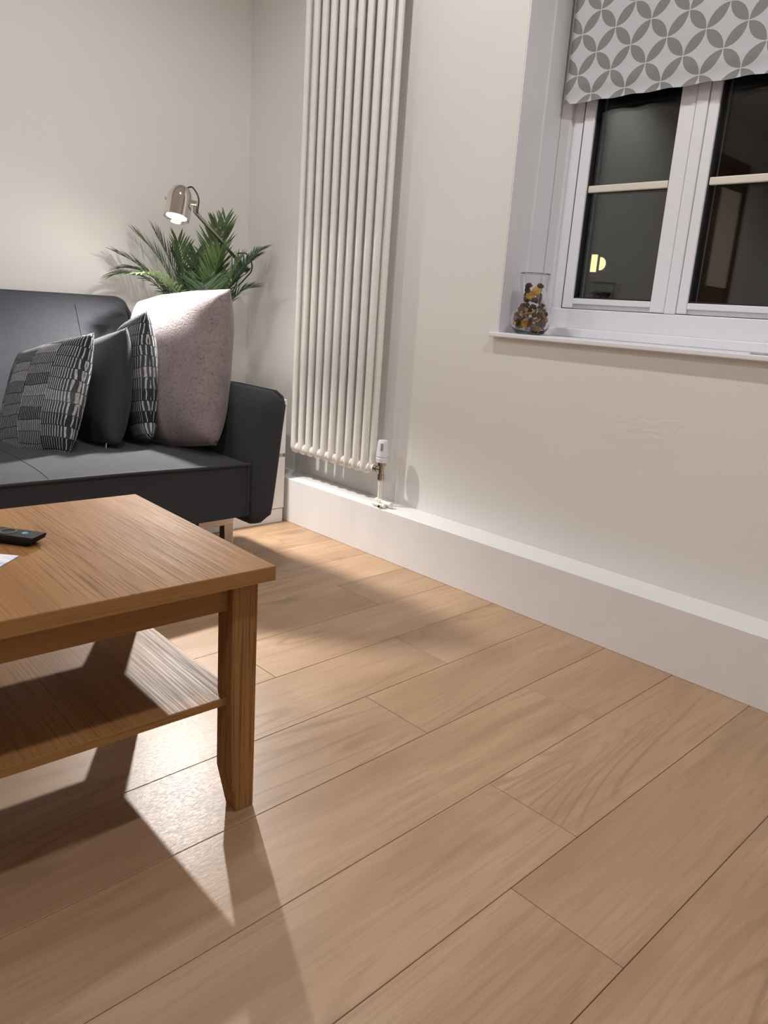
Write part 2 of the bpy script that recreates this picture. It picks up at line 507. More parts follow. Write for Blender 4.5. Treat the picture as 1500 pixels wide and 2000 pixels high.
def axis_matrix(origin, zdir, xhint=(1, 0, 0)):
    z = Vector(zdir).normalized(); x = Vector(xhint)
    x = (x - z * x.dot(z))
    if x.length < 1e-4: x = z.orthogonal()
    x.normalize(); y = z.cross(x)
    m = Matrix((x, y, z)).transposed().to_4x4(); m.translation = Vector(origin)
    return m

# ================================================================== SETTING
RX, RY = 3.75, -4.75           # far sides of the room
# ---- floor with single planks
floor = structure(box('floor', (-0.02, RX, RY, 0.0, -0.06, -0.012), 'under'), 'light oak plank floor')
PW, X0 = 0.192, 1.5386
known = {0: -0.5363, 1: -0.8151, 2: -0.4741, 3: -0.8493, 4: -1.0352}
rng = random.Random(5)
PLEN = 1.285
row = -9
def plank(x0, x1, y0, y1):
    g = 0.0005
    bm = bmesh.new()
    hx, hy = (x1 - x0) / 2 - g, (y1 - y0) / 2 - g
    add_box(bm, -hx, hx, -hy, hy, -0.011, 0.0, 0.0008, 1)
    o = finish('plank', bm, 'floor', floor)
    o.location = ((x0 + x1) / 2, (y0 + y1) / 2, 0)
for k in range(-8, 12):
    xa, xb = X0 + k * PW, X0 + (k + 1) * PW
    xa, xb = max(xa, 0.0), min(xb, RX)
    if xb - xa < 0.01: continue
    off = known.get(k, None)
    if off is None: off = -(0.18 + 0.37 * ((k * 7) % 5) * 0.62 + rng.random() * 0.12) % PLEN - PLEN
    cuts = [0.0]
    y = off
    while y > -0.12: y -= PLEN
    while y > RY:
        cuts.append(y); y -= PLEN
    cuts.append(RY)
    for a, b in zip(cuts, cuts[1:]):
        if a - b > 0.02: plank(xa, xb, b, a)

# ---- walls, ceiling
structure(box('wall_left', (-0.15, 0.0, RY, 0.3, 0, CEIL), 'wall'), 'plain cream wall behind the sofa')
WX0, WX1, WZ0, WZ1 = 1.356, 2.218, 0.788, 2.16
bm = bmesh.new()
xs = [0.0, WX0, WX1, RX]; zs = [0.0, WZ0, WZ1, CEIL]
grid = {}
for yy in (0.0, 0.3):
    for i, x in enumerate(xs):
        for j, z in enumerate(zs): grid[(i, j, yy)] = bm.verts.new((x, yy, z))
for yy in (0.0, 0.3):
    for i in range(3):
        for j in range(3):
            if (i, j) == (1, 1): continue
            bm.faces.new([grid[(i, j, yy)], grid[(i + 1, j, yy)], grid[(i + 1, j + 1, yy)], grid[(i, j + 1, yy)]])
for (i0, j0, i1, j1) in ((1, 1, 2, 1), (2, 1, 2, 2), (2, 2, 1, 2), (1, 2, 1, 1), (0, 0, 3, 0), (3, 0, 3, 3), (3, 3, 0, 3), (0, 3, 0, 0)):
    # outer border edges follow the grid lines
    def line(i0, j0, i1, j1):
        n = max(abs(i1 - i0), abs(j1 - j0))
        return [(i0 + (i1 - i0) * s // n, j0 + (j1 - j0) * s // n) for s in range(n + 1)]
    pts = line(i0, j0, i1, j1)
    for p, q in zip(pts, pts[1:]):
        bm.faces.new([grid[(*p, 0.0)], grid[(*q, 0.0)], grid[(*q, 0.3)], grid[(*p, 0.3)]])
structure(finish('wall_back', bm, 'wall_dent'), 'cream wall with the radiator and window')
structure(box('wall_right', (RX, RX + 0.15, RY, 0.3, 0, CEIL), 'wall'))
structure(box('wall_front', (-0.15, RX + 0.15, RY - 0.15, RY, 0, CEIL), 'wall'))
structure(box('ceiling', (-0.15, RX + 0.15, RY - 0.15, 0.3, CEIL, CEIL + 0.1), 'ceiling'))
# ---- deep boxed skirting under radiator and window
structure(box('baseboard_back', (0.0, RX, -0.1153, 0.0, 0.0, 0.1753), 'box_trim', bev=0.0015), 'deep white boxed skirting along the window wall')
structure(box('baseboard_left', (0.0, 0.018, RY, -0.1153, 0.0, 0.12), 'box_trim', bev=0.003), 'white skirting behind the sofa')

# ---- door on the far part of the left wall (seen only mirrored in the window)
d = structure(empty('door_1', (0.0, -3.98, 0)), 'brown wooden door with a tall pale panel')
box('door_frame', (0.0, 0.03, -0.30, -0.24, 0, 2.06), 'doorwood', d, 0.003)
box('door_frame', (0.0, 0.03, 0.36, 0.44, 0, 2.06), 'doorwood', d, 0.003)
box('door_frame', (0.0, 0.03, -0.30, 0.44, 2.06, 2.14), 'doorwood', d, 0.003)
dl = box('door_leaf', (0.0, 0.02, -0.24, 0.36, 0.005, 2.06), 'doorwood', d, 0.003)
box('door_panel', (0.02, 0.026, -0.20, 0.16, 1.19, 1.92), 'doorglass', dl, 0.002)
tube('door_handle', [(0.02, 0.30, 1.02), (0.06, 0.30, 1.02), (0.06, 0.20, 1.02)], 0.009, 'chrome', dl)

# ---- window recess lining, ledge, sill
tr = structure(empty('trim_1', (0, 0, 0)), 'white painted lining of the window recess')
box('recess_lining', (WX0, WX0 + 0.004, 0.001, 0.20, 0.80, WZ1), 'trim', tr, 0.001)
box('recess_lining', (WX1 - 0.004, WX1, 0.001, 0.20, 0.80, WZ1), 'trim', tr, 0.001)
box('recess_lining', (WX0, WX1, 0.001, 0.20, WZ1 - 0.004, WZ1), 'trim', tr, 0.001)
for xx in (WX0 + 0.0045, WX1 - 0.0045):
    tube('recess_bead', [(xx, 0.112, 0.80), (xx, 0.112, WZ1)], 0.0055, 'trim', tr, 10)
ws = structure(box('trim_2', (WX0 - 0.012, WX1 + 0.012, -0.026, 0.215, 0.7865, 0.800), 'trim', None, 0.003, 3), 'white window sill board')

# ---- window
win = structure(empty('window_1', (0, 0, 0)), 'white double casement window, dark night behind')
FY = 0.20
def fr(name, x0, x1, z0, z1, y0, y1, mat='upvc', parent=win, bev=0.003):
    return box(name, (x0, x1, y0, y1, z0, z1), mat, parent, bev, 2)
GL0, GL1 = 1.474, 1.733       # left glass
GR0, GR1 = 1.842, 2.100       # right glass
GZ0, GZ1 = 0.916, 2.02
# outer frame
fr('frame_jamb', WX0 + 0.004, 1.398, 0.80, WZ1 - 0.004, FY - 0.002, 0.28)
fr('frame_jamb', 1.397, 1.434, 0.84, 2.10, FY + 0.012, 0.28)
fr('frame_jamb', 2.176, WX1 - 0.004, 0.80, WZ1 - 0.004, FY - 0.002, 0.28)
fr('frame_jamb', 2.140, 2.177, 0.84, 2.10, FY + 0.012, 0.28)
fr('frame_head', 1.398, 2.176, 2.07, WZ1 - 0.004, FY, 0.28)
fr('frame_bottom', 1.398, 2.176, 0.80, 0.826, FY - 0.03, 0.28)
fr('frame_bottom', 1.398, 2.176, 0.825, 0.884, FY + 0.004, 0.28)
fr('gasket', 1.434, 1.4385, 0.885, 2.07, FY + 0.010, 0.26, 'gasket', bev=0.0)
fr('gasket', 2.136, 2.1405, 0.885, 2.07, FY + 0.010, 0.26, 'gasket', bev=0.0)
fr('mullion', 1.779, 1.812, 0.884, 2.07, FY + 0.002, 0.28)
for (a, b, g0, g1) in ((1.4385, 1.7775, GL0, GL1), (1.8135, 2.136, GR0, GR1)):
    s = empty('sash', (0, 0, 0)); s.parent = win
    fr('sash_stile', a, g0, 0.886, 2.068, FY + 0.005, 0.27, parent=s)
    fr('sash_stile', g1, b, 0.886, 2.068, FY + 0.005, 0.27, parent=s)
    fr('sash_rail', g0, g1, 0.899, GZ0, FY + 0.007, 0.27, parent=s, bev=0.002)
    fr('sash_rail', g0, g1, 0.886, 0.899, FY + 0.016, 0.27, parent=s, bev=0.001)
    fr('sash_rail', g0, g1, GZ1, 2.068, FY + 0.007, 0.27, parent=s)
    fr('seal', g0, g0 + 0.004, GZ0, GZ1, FY + 0.012, 0.25, 'gasket', s, 0.0)
    fr('seal', g1 - 0.004, g1, GZ0, GZ1, FY + 0.012, 0.25, 'gasket', s, 0.0)
    fr('seal', g0, g1, GZ0, GZ0 + 0.004, FY + 0.012, 0.25, 'gasket', s, 0.0)
    fr('glazing_bar', g0 + 0.001, g1 - 0.001, 1.219, 1.239, FY + 0.012, FY + 0.022, 'bar', s, 0.003)
    fr('pane', g0 + 0.001, g1 - 0.001, GZ0 + 0.001, GZ1 - 0.001, FY + 0.024, FY + 0.028, 'glass', s, 0.0)
    fr('pane', g0 + 0.001, g1 - 0.001, GZ0 + 0.001, GZ1 - 0.001, FY + 0.042, FY + 0.046, 'glass', s, 0.0)

# ================================================================== ROLLER BLIND
def make_blind():
    root = empty('roller_blind', (1.4731, 0.172, 1.4800))
    bm = bmesh.new()
    nx, nz = 60, 44
    x0, x1, z0, z1 = -0.0869, 0.735, -0.0215, 0.60
    g = []
    th = 0.0012
    for side in (0, 1):
        rows = []
        for j in range(nz + 1):
            t = (j / nz) ** 1.6
            z = z0 + (z1 - z0) * t
            r_ = []
            for i in range(nx + 1):
                x = x0 + (x1 - x0) * i / nx
                k = max(0.0, 1 - (z - z0) / 0.035)
                y = -0.006 * k ** 2 + 0.0022 * math.sin(x * 60) * k - 0.004 * max(0, 1 - abs(z - z0 - 0.045) / 0.03)
                r_.append(bm.verts.new((x, y + side * th, z + 0.0022 * math.sin(x * 59.8) * k)))
            rows.append(r_)
        g.append(rows)
    for side in (0, 1):
        for j in range(nz):
            for i in range(nx):
                q = [g[side][j][i], g[side][j][i + 1], g[side][j + 1][i + 1], g[side][j + 1][i]]
                bm.faces.new(q if side == 0 else q[::-1])
    for j in range(nz):
        for i in (0, nx):
            bm.faces.new([g[0][j][i], g[0][j + 1][i], g[1][j + 1][i], g[1][j][i]])
    for i in range(nx):
        for j in (0, nz):
            bm.faces.new([g[0][j][i], g[0][j][i + 1], g[1][j][i + 1], g[1][j][i]])
    finish('fabric', bm, 'blind', root, True, autosmooth=60)
    tube('roller', [(x0 - 0.01, 0.018, z1 + 0.02), (x1 + 0.01, 0.018, z1 + 0.02)], 0.022, 'upvc', root, 16)
    for x in (x0 - 0.014, x1 + 0.008):
        box('bracket', (x, x + 0.006, -0.01, 0.05, z1 - 0.012, z1 + 0.055), 'upvc', root, 0.001)
    box('hem_bar', (x0 + 0.004, x1 - 0.004, 0.0015, 0.0065, z0 + 0.006, z0 + 0.026), 'upvc', root, 0.002)
    tag(root, 'white roller blind printed with grey petal circles, half lowered over the window', 'blind')
make_blind()

# ================================================================== RADIATOR
def make_radiator():
    x_first, pitch, n = 0.494, 0.0456, 10
    zb, zt = 0.276, 2.076
    yf, yr = -0.100, -0.060
    root = empty('column_radiator', (x_first + pitch * 4.5, -0.08, zb))
    ox, oy, oz = root.location
    H = zt - zb
    # one section: bottom/top heads + two tubes
    sec = empty('section'); sec.parent = root
    heads = []
    for z in (0.026, H - 0.026):
        bm = bmesh.new()
        s = 1 if z < 0.1 else -1
        add_tube(bm, [(0, yf - oy, z + s * 0.03), (0, yf - oy, z + s * 0.006), (0, yf - oy + 0.004, z - s * 0.008), (0, -0.004, z - s * 0.012),
                      (0, 0.004, z - s * 0.012), (0, yr - oy - 0.004, z - s * 0.008), (0, yr - oy, z + s * 0.006), (0, yr - oy, z + s * 0.03)],
                 [0.0125, 0.0132, 0.0138, 0.0135, 0.0135, 0.0138, 0.0132, 0.0125], 12)
        for yy in (yf - oy + 0.014,):
            add_tube(bm, [(-pitch / 2, yy, z), (-pitch / 2 + 0.004, yy, z), (pitch / 2 - 0.004, yy, z), (pitch / 2, yy, z)], [0.0155, 0.0185, 0.0185, 0.0155], 16)
        heads.append(finish('header', bm, 'rad', sec, True, autosmooth=60))
    bm = bmesh.new()
    add_tube(bm, [(0, 0, 0.045), (0, 0, H * 0.5), (0, 0, H - 0.045)], 0.0125, 16)
    tb = finish('tube', bm, 'rad', sec, True, autosmooth=60)
    tb.location = (0, yf - oy, 0)
    tb2 = tb.copy(); COL.objects.link(tb2); tb2.parent = sec; tb2.location = (0, yr - oy, 0)
    for k in range(n):
        dx = (k - 4.5) * pitch
        if k == 0:
            sec.location.x = dx
        else:
            c = sec.copy(); COL.objects.link(c); c.parent = root; c.location.x = dx
            for t in (tb, tb2, *heads):
                d_ = t.copy(); COL.objects.link(d_); d_.parent = c
    xe = 4.5 * pitch + pitch / 2
    # end bush, valve with thermostatic head, pipe work
    yv = yf - oy + 0.020; zv = 0.026
    bm = bmesh.new()
    add_tube(bm, [(xe - 0.001, yv, zv), (xe + 0.004, yv, zv), (xe + 0.0045, yv, zv), (xe + 0.012, yv, zv)], [0.0165, 0.0165, 0.0140, 0.0140], 18)
    finish('end_bush', bm, 'rad', root, True, autosmooth=40)
    xv = xe + 0.046
    bm = bmesh.new()
    add_tube(bm, [(xe + 0.010, yv, zv), (xe + 0.022, yv, zv), (xe + 0.0222, yv, zv), (xv, yv, zv)], [0.0115, 0.0115, 0.0075, 0.0085], 14)
    add_tube(bm, [(xv, yv, zv - 0.034), (xv, yv, zv - 0.016), (xv, yv, zv - 0.0158), (xv, yv, zv + 0.016), (xv, yv, zv + 0.0162), (xv, yv, zv + 0.028)],
             [0.0125, 0.0125, 0.0092, 0.0092, 0.0155, 0.0155], 14)
    valve = finish('valve', bm, 'chrome_dk', root, True, autosmooth=40)
    valve['label'] = 'nickel angled radiator valve'
    th = lathe('thermostat_head', [(0, 0.028), (0.0195, 0.028), (0.0205, 0.034), (0.0212, 0.043), (0.0190, 0.0445), (0.0190, 0.0475), (0.0212, 0.049),
                                   (0.0205, 0.065), (0.0185, 0.090), (0.0172, 0.101), (0.0150, 0.105), (0, 0.106)], 'plastic', valve, 24,
               Matrix.Translation((xv, yv, zv)))
    th['label'] = 'white thermostatic head'
    dirc = Vector((0.6, -0.8, 0))
    bm = bmesh.new()
    add_box(bm, -0.0045, 0.0045, -0.0014, 0.0014, 0.0, 0.026, 0.0005, 1)
    ind = finish('indicator', bm, 'plastic_grey', valve)
    ind.matrix_local = axis_matrix((xv + dirc.x * 0.0190, yv + dirc.y * 0.0190, zv + 0.070), (-dirc.x * 0.07, -dirc.y * 0.07, 1), (0.8, 0.6, 0))
    # pipes to the boxing top
    ztop = 0.1755 - oz
    bm = bmesh.new()
    add_tube(bm, [(xv, yv, zv - 0.033), (xv, yv, zv - 0.060), (xv, yv, zv - 0.0602), (xv, yv, ztop + 0.018)], [0.0085, 0.0085, 0.0078, 0.0078], 12)
    add_tube(bm, [(xv, yv, ztop + 0.022), (xv, yv, ztop + 0.010)], 0.0125, 12)
    pip = finish('supply_pipe', bm, 'pipe', root, True, autosmooth=40)
    bm = bmesh.new()
    add_tube(bm, [(xv - 0.014, yv, ztop + 0.013), (xv + 0.012, yv, ztop + 0.013), (xv + 0.0122, yv, ztop + 0.013), (xv + 0.055, yv, ztop + 0.013), (xv + 0.0552, yv, ztop + 0.013), (xv + 0.062, yv, ztop + 0.013)],
             [0.0118, 0.0118, 0.0085, 0.0085, 0.0105, 0.0105], 12)
    add_tube(bm, [(xv - 0.006, yv - 0.022, ztop + 0.008), (xv + 0.05, yv - 0.022, ztop + 0.008)], 0.0068, 10)
    add_tube(bm, [(xv + 0.036, yv + 0.006, ztop + 0.010), (xv + 0.036, yv - 0.034, ztop + 0.008)], 0.0062, 10)
    finish('pipe_joint', bm, 'pipe', pip, True, autosmooth=40)
    bm = bmesh.new()
    add_tube(bm, [(xv + 0.036, yv - 0.0335, ztop + 0.008), (xv + 0.036, yv - 0.0375, ztop + 0.008)], 0.0045, 10)
    finish('bleed_cap', bm, 'gasket', pip, True, autosmooth=40)
    # wall brackets
    for z in (0.35, H - 0.35):
        box('wall_bracket', (-0.01, 0.01, yr - oy, 0.0795, z, z + 0.05), 'rad', root, 0.001)
    tag(root, 'tall white vertical column radiator with ten sections on the back wall', 'radiator')
make_radiator()

# ================================================================== SOFA
def cushion_grid(bm, w, h, t, n=22, p=2.6, pinch=0.06, wr=0.004, seed=0, wscale=9):
    """square pillow in local xy, thickness along z"""
    top, bot = [], []
    for j in range(n + 1):
        a, b_ = [], []
        for i in range(n + 1):
            u = -1 + 2 * i / n; v = -1 + 2 * j / n
            su = math.copysign(abs(u) ** 0.85, u); sv = math.copysign(abs(v) ** 0.85, v)
            x = su * w / 2 * (1 - pinch * (1 - sv * sv) * abs(su) ** 3)
            y = sv * h / 2 * (1 - pinch * (1 - su * su) * abs(sv) ** 3)
            k = max(0.0, (1 - abs(su) ** p)) * max(0.0, (1 - abs(sv) ** p))
            z = t / 2 * k ** 0.48
            wq = wr * (0.3 + 0.7 * (1 - k)) * mnoise.noise(Vector((x * wscale + seed * 7.1, y * wscale, seed * 3.3)))
            edge = i in (0, n) or j in (0, n)
            vt = bm.verts.new((x, y, (z + wq) if not edge else wq * 0.4))
            a.append(vt)
            b_.append(vt if edge else bm.verts.new((x, y, -z + wq * 0.6)))
        top.append(a); bot.append(b_)
    for j in range(n):
        for i in range(n):
            bm.faces.new((top[j][i], top[j][i + 1], top[j + 1][i + 1], top[j + 1][i]))
            q = (bot[j][i], bot[j + 1][i], bot[j + 1][i + 1], bot[j][i + 1])
            if len(set(q)) >= 3:
                try: bm.faces.new(q)
                except ValueError: pass

def padded(name, verts8, mat, parent, bev=0.03, seg=4, sub=0, bulge=None):
    """rounded hexahedron from 8 corners ordered (x,y,z) low/high"""
    bm = bmesh.new()
    vs = [bm.verts.new(v) for v in verts8]
    for q in ((0, 1, 3, 2), (4, 6, 7, 5), (0, 4, 5, 1), (2, 3, 7, 6), (0, 2, 6, 4), (1, 5, 7, 3)):
        bm.faces.new([vs[i] for i in q])
    bmesh.ops.bevel(bm, geom=bm.edges[:], offset=bev, segments=seg, profile=0.5, affect='EDGES')
    return finish(name, bm, mat, parent, True, autosmooth=50)

def make_sofa():
    root = empty('sofa_bed', (0.62, -1.48, 0))
    ox, oy = 0.62, -1.48
    Xf, Xb = 0.95, 0.29
    y1, y0 = -0.612, -2.35
    def P(x, y, z): return (x - ox, y - oy, z)
    # seat: gridded top for a soft crown
    bm = bmesh.new()
    nx, ny = 12, 40
    zb, ztop = 0.205, 0.368
    top, bot = [], []
    for j in range(ny + 1):
        y = y1 + (y0 - y1) * j / ny
        rt, rb = [], []
        for i in range(nx + 1):
            x = Xb + (Xf - Xb) * i / nx
            u = i / nx; v = j / ny
            cr = 0.016 * (1 - (2 * u - 1) ** 4) * (1 - abs(2 * v - 1) ** 10)
            rise = 0.010 * min(1, v * 4) + 0.004 * mnoise.noise(Vector((x * 6, y * 3, 1)))
            rt.append(bm.verts.new(P(x, y, ztop + cr + rise)))
            rb.append(bm.verts.new(P(x, y, zb)))
        top.append(rt); bot.append(rb)
    for j in range(ny):
        for i in range(nx):
            bm.faces.new((top[j][i], top[j][i + 1], top[j + 1][i + 1], top[j + 1][i]))
            bm.faces.new((bot[j][i], bot[j + 1][i], bot[j + 1][i + 1], bot[j][i + 1]))
        for i in (0, nx):
            bm.faces.new((top[j][i], top[j + 1][i], bot[j + 1][i], bot[j][i]))
    for i in range(nx):
        for j in (0, ny):
            bm.faces.new((top[j][i], top[j][i + 1], bot[j][i + 1], bot[j][i]))
    seat = finish('seat', bm, 'sofa', root, True, autosmooth=40)
    def topz(x, y):
        v = (y1 - y) / (y1 - y0); u = (x - Xb) / (Xf - Xb)
        return ztop + 0.016 * (1 - (2 * u - 1) ** 4) * (1 - abs(2 * v - 1) ** 10) + 0.010 * min(1, v * 4) + 0.004 * mnoise.noise(Vector((x * 6, y * 3, 1)))
    tube('piping', [P(Xf + 0.001, y1 + (y0 - y1) * j / 40, topz(Xf, y1 + (y0 - y1) * j / 40) - 0.001) for j in range(41)], 0.0055, 'piping', seat, 8)
    tube('piping', [P(Xf + 0.0015, y1 - 0.003, 0.208), P(Xf + 0.0015, y1 - 0.003, 0.366)], 0.004, 'piping', seat, 6)
    for ys in (-1.20, -1.78):
        tube('seam', [P(Xb + (Xf - Xb) * i / 12, ys, topz(Xb + (Xf - Xb) * i / 12, ys) - 0.0005) for i in range(13)], 0.0022, 'piping', seat, 6)
    # backrest : tilted padded panel
    yb1, yb0 = -0.600, -2.30
    def bk(z, side):            # side 0 front, 1 rear
        xf = 0.345 - (z - 0.36) * 0.43
        return xf if side == 0 else xf - 0.115
    corners = []
    for x in (1, 0):
        for y in (yb0, yb1):
            for z in (0.30, 0.825):
                corners.append(P(bk(z, x), y, z))
    back = padded('backrest', corners, 'sofa', root, 0.035, 5)
    zt = 0.822
    pts = [P(bk(0.40, 0) - 0.004, yb1 - 0.004, 0.40), P(bk(0.77, 0) - 0.006, yb1 - 0.006, 0.77), P(bk(0.80, 0) - 0.012, yb1 - 0.016, 0.803),
           P(bk(zt, 0) - 0.020, yb1 - 0.045, zt - 0.004), P(bk(zt, 0) - 0.022, -1.4, zt - 0.001), P(bk(zt, 0) - 0.020, yb0 + 0.04, zt - 0.004), P(bk(0.77, 0) - 0.008, yb0 + 0.008, 0.77)]
    tube('piping', pts, 0.0055, 'piping', back, 8)
    for ys in (-0.80, -1.20, -1.78):
        tube('seam', [P(bk(0.40, 0) + 0.0006, ys, 0.40), P(bk(0.79, 0) + 0.0006, ys, 0.79)], 0.0020, 'piping', back, 6)
    # arms : leaning padded panels
    for side in (0, 1):
        yi_b, yo_b, yi_t, yo_t = (-0.612, -0.528, -0.588, -0.476) if side == 0 else (-2.35, -2.425, -2.37, -2.465)
        Xa0, Xa1 = 0.505, 0.962
        z0_, zm, z1_ = 0.170, 0.36, 0.582
        # profile rings along x, rounded rectangle in yz that leans outward
        bm = bmesh.new()
        prof = []
        nseg = 14
        for k in range(nseg + 1):
            t = k / nseg; z = z0_ + (z1_ - z0_) * t
            yi = yi_b + (yi_t - yi_b) * max(0, (t - 0.45) / 0.55) ** 1.3
            yo = yo_b + (yo_t - yo_b) * t ** 0.8
            prof.append((yi, yo, z))
        def ring(x, inset):
            lo, hi = [], []
            for k, (yi, yo, z) in enumerate(prof):
                t = k / nseg
                e = min(t, 1 - t) * (z1_ - z0_)
                rr = 0.038
                c = 0.0 if e >= rr else rr - math.sqrt(max(0, rr * rr - (rr - e) ** 2))
                s = 1 if yo > yi else -1
                zz = z
                if inset:
                    zz = min(max(z, z0_ + inset), z1_ - inset)
                half = abs(yo - yi) / 2 - 0.004
                lo.append(P(x, yi + s * min(half, c * 0.55 + inset * 0.8), zz))
                hi.append(P(x, yo - s * min(half, c * 0.95 + inset * 0.8), zz))
            # droop of the rear top, rounded corner at the front top
            return [bm.verts.new(v) for v in lo + hi[::-1]]
        stations = [(Xa0, 0.03), (Xa0 + 0.008, 0.012), (Xa0 + 0.03, 0.0), (0.62, 0), (0.74, 0), (0.86, 0), (Xa1 - 0.035, 0.0), (Xa1 - 0.012, 0.006), (Xa1 - 0.003, 0.016), (Xa1, 0.030)]
        rings = [ring(x, i) for x, i in stations]
        m_ = len(rings[0])
        for a, b_ in zip(rings, rings[1:]):
            for k in range(m_):
                bm.faces.new((a[k], a[(k + 1) % m_], b_[(k + 1) % m_], b_[k]))
        bm.faces.new(rings[0][::-1]); bm.faces.new(rings[-1])
        # round the front top corner downwards
        for v in bm.verts:
            wx, wz = v.co.x + ox, v.co.z
            dx, dz = wx - (Xa1 - 0.06), wz - (z1_ - 0.06)
            if dx > 0 and dz > 0:
                d_ = math.hypot(dx, dz)
                mx = max(dx, dz)
                f = mx / d_ if d_ > 1e-6 else 1
                v.co.x = (Xa1 - 0.06) + dx * (0.55 + 0.45 * f) - ox
                v.co.z = (z1_ - 0.06) + dz * (0.55 + 0.45 * f)
        arm = finish('arm', bm, 'sofa', root, True, autosmooth=60)
        so = 1 if side == 0 else -1
        yt = yo_t - so * 0.014
        pts = [P(0.51, yt, z1_ - 0.012), P(0.70, yt, z1_ - 0.005), P(Xa1 - 0.055, yt, z1_ - 0.006), P(Xa1 - 0.024, yt, z1_ - 0.018), P(Xa1 - 0.010, yt - so * 0.001, z1_ - 0.045),
               P(Xa1 - 0.007, yo_t - so * 0.030, 0.44), P(Xa1 - 0.007, yo_b + so * 0.005, 0.31), P(Xa1 - 0.014, yo_b - so * 0.012, 0.24)]
        tube('piping', pts, 0.0048, 'piping', arm, 8)
    # chrome flat-bar legs
    for (lx, ly, s) in ((0.915, -0.655, 1), (0.915, -2.31, -1), (0.47, -0.70, 1), (0.47, -2.27, -1)):
        bm = bmesh.new()
        if lx > 0.6:
            add_box(bm, lx - 0.012 - ox, lx + 0.018 - ox, ly - s * 0.118 - oy if s > 0 else ly - oy - 0.0, (ly if s > 0 else ly + 0.118) - oy, 0.180, 0.2045, 0.001, 1)
            add_box(bm, lx - 0.012 - ox, lx + 0.018 - ox, (ly - 0.030 if s > 0 else ly) - oy, (ly if s > 0 else ly + 0.030) - oy, 0.0, 0.1802, 0.001, 1)
        else:
            add_box(bm, lx - 0.015 - ox, lx + 0.015 - ox, ly - 0.015 - oy, ly + 0.015 - oy, 0.0, 0.206, 0.001, 1)
        lg = finish('leg', bm, 'chrome', root)
        lg['label'] = 'chrome flat bar leg'
    tag(root, 'charcoal grey fabric sofa bed with dark piping and chrome legs', 'sofa')
make_sofa()

# ------------------------------------------------------------------ cushions
def place_cushion(name, br, tr_, tl, w, h, t, mat, label, seed, wr=0.006, p=2.6, n=26, pinch=0.07, back=0.0):
    br, tr_, tl = Vector(br), Vector(tr_), Vector(tl)
    hv = (tr_ - br).normalized()
    w0 = (tr_ - tl).normalized()
    sa = w0.dot(hv)
    wv = (w0 - hv * sa).normalized()
    nv = wv.cross(hv)
    c = (br + tr_) / 2 - w0 * (w / 2) + nv * back
    bm = bmesh.new(); cushion_grid(bm, w, h, t, n=n, wr=wr, seed=seed, p=p, pinch=pinch)
    for v in bm.verts:          # soft corners: the cushion sags a little out of square
        x, y = v.co.x, v.co.y
        v.co.x = x * math.sqrt(1 - sa * sa); v.co.y = y + x * sa
    o = finish(name, bm, mat, None, True)
    m = Matrix((wv, hv, nv)).transposed().to_4x4(); m.translation = c
    o.matrix_world = m
    tag(o, label, 'cushion', None)
    return o
CUSH = {}
CUSH['pink'] = place_cushion('cushion', (0.870, -0.665, 0.408), (0.720, -0.530, 0.872), (0.250, -0.611, 0.808), 0.46, 0.50, 0.19, 'plush', 'large mauve plush cushion leaning on the sofa arm', 1, 0.010, back=0.014, p=3.0, pinch=-0.03)
CUSH['s2'] = place_cushion('cushion', (0.700, -0.811, 0.424), (0.590, -0.765, 0.783), (0.260, -0.706, 0.696), 0.34, 0.40, 0.12, 'stripe', 'broken-stripe grey cushion between the plush and plain dark cushions', 2, back=-0.01, pinch=-0.045)
CUSH['dark'] = place_cushion('cushion', (0.710, -0.921, 0.408), (0.620, -0.846, 0.740), (0.320, -0.840, 0.669), 0.34, 0.36, 0.13, 'dark_cushion', 'plain charcoal cushion between the two striped cushions', 3, back=-0.01, pinch=0.01)
CUSH['s1'] = place_cushion('cushion', (0.720, -1.068, 0.396), (0.630, -0.949, 0.723), (0.340, -1.045, 0.645), 0.34, 0.37, 0.13, 'stripe', 'broken-stripe grey cushion in front of the plain charcoal cushion', 4, back=-0.01, pinch=0.02)
for key, (x, y) in (('dark', (0.115, -0.182)), ('s1', (-0.045, -0.190))):
    bm = bmesh.new()
    w_ = 0.018 if key == 'dark' else 0.045
    add_box(bm, x - w_, x + w_, y - 0.016, y + 0.006, 0.0154, 0.0166)
    for v in bm.verts: v.co.z += 0.006 * math.sin((v.co.x - x) * 60)
    finish('care_label', bm, 'tag', CUSH[key])

# ================================================================== WHITE CHEST
def make_chest():
    root = empty('chest_of_drawers', (0.241, -0.327, 0))
    x0, x1 = -0.221, 0.241
    y0, y1 = -0.203, 0.199
    zt = 0.485
    box('carcass', (x0, x1 - 0.020, y0, y1, 0.055, zt - 0.02), 'chest', root, 0.001)
    box('top', (x0, x1, y0, y1, zt - 0.0198, zt), 'chest', root, 0.0015)
    box('plinth', (x0 + 0.01, x1 - 0.004, y0 + 0.004, y1 - 0.004, 0.0, 0.0548), 'chest', root, 0.001)
    for (a, b) in ((0.058, 0.262), (0.276, 0.462)):
        box('drawer', (x1 - 0.0198, x1, y0 + 0.002, y1 - 0.002, a, b), 'chest', root, 0.0015)
    tag(root, 'low white two-drawer chest in the corner behind the sofa arm', 'chest')
    return zt
CHEST_Z = make_chest()

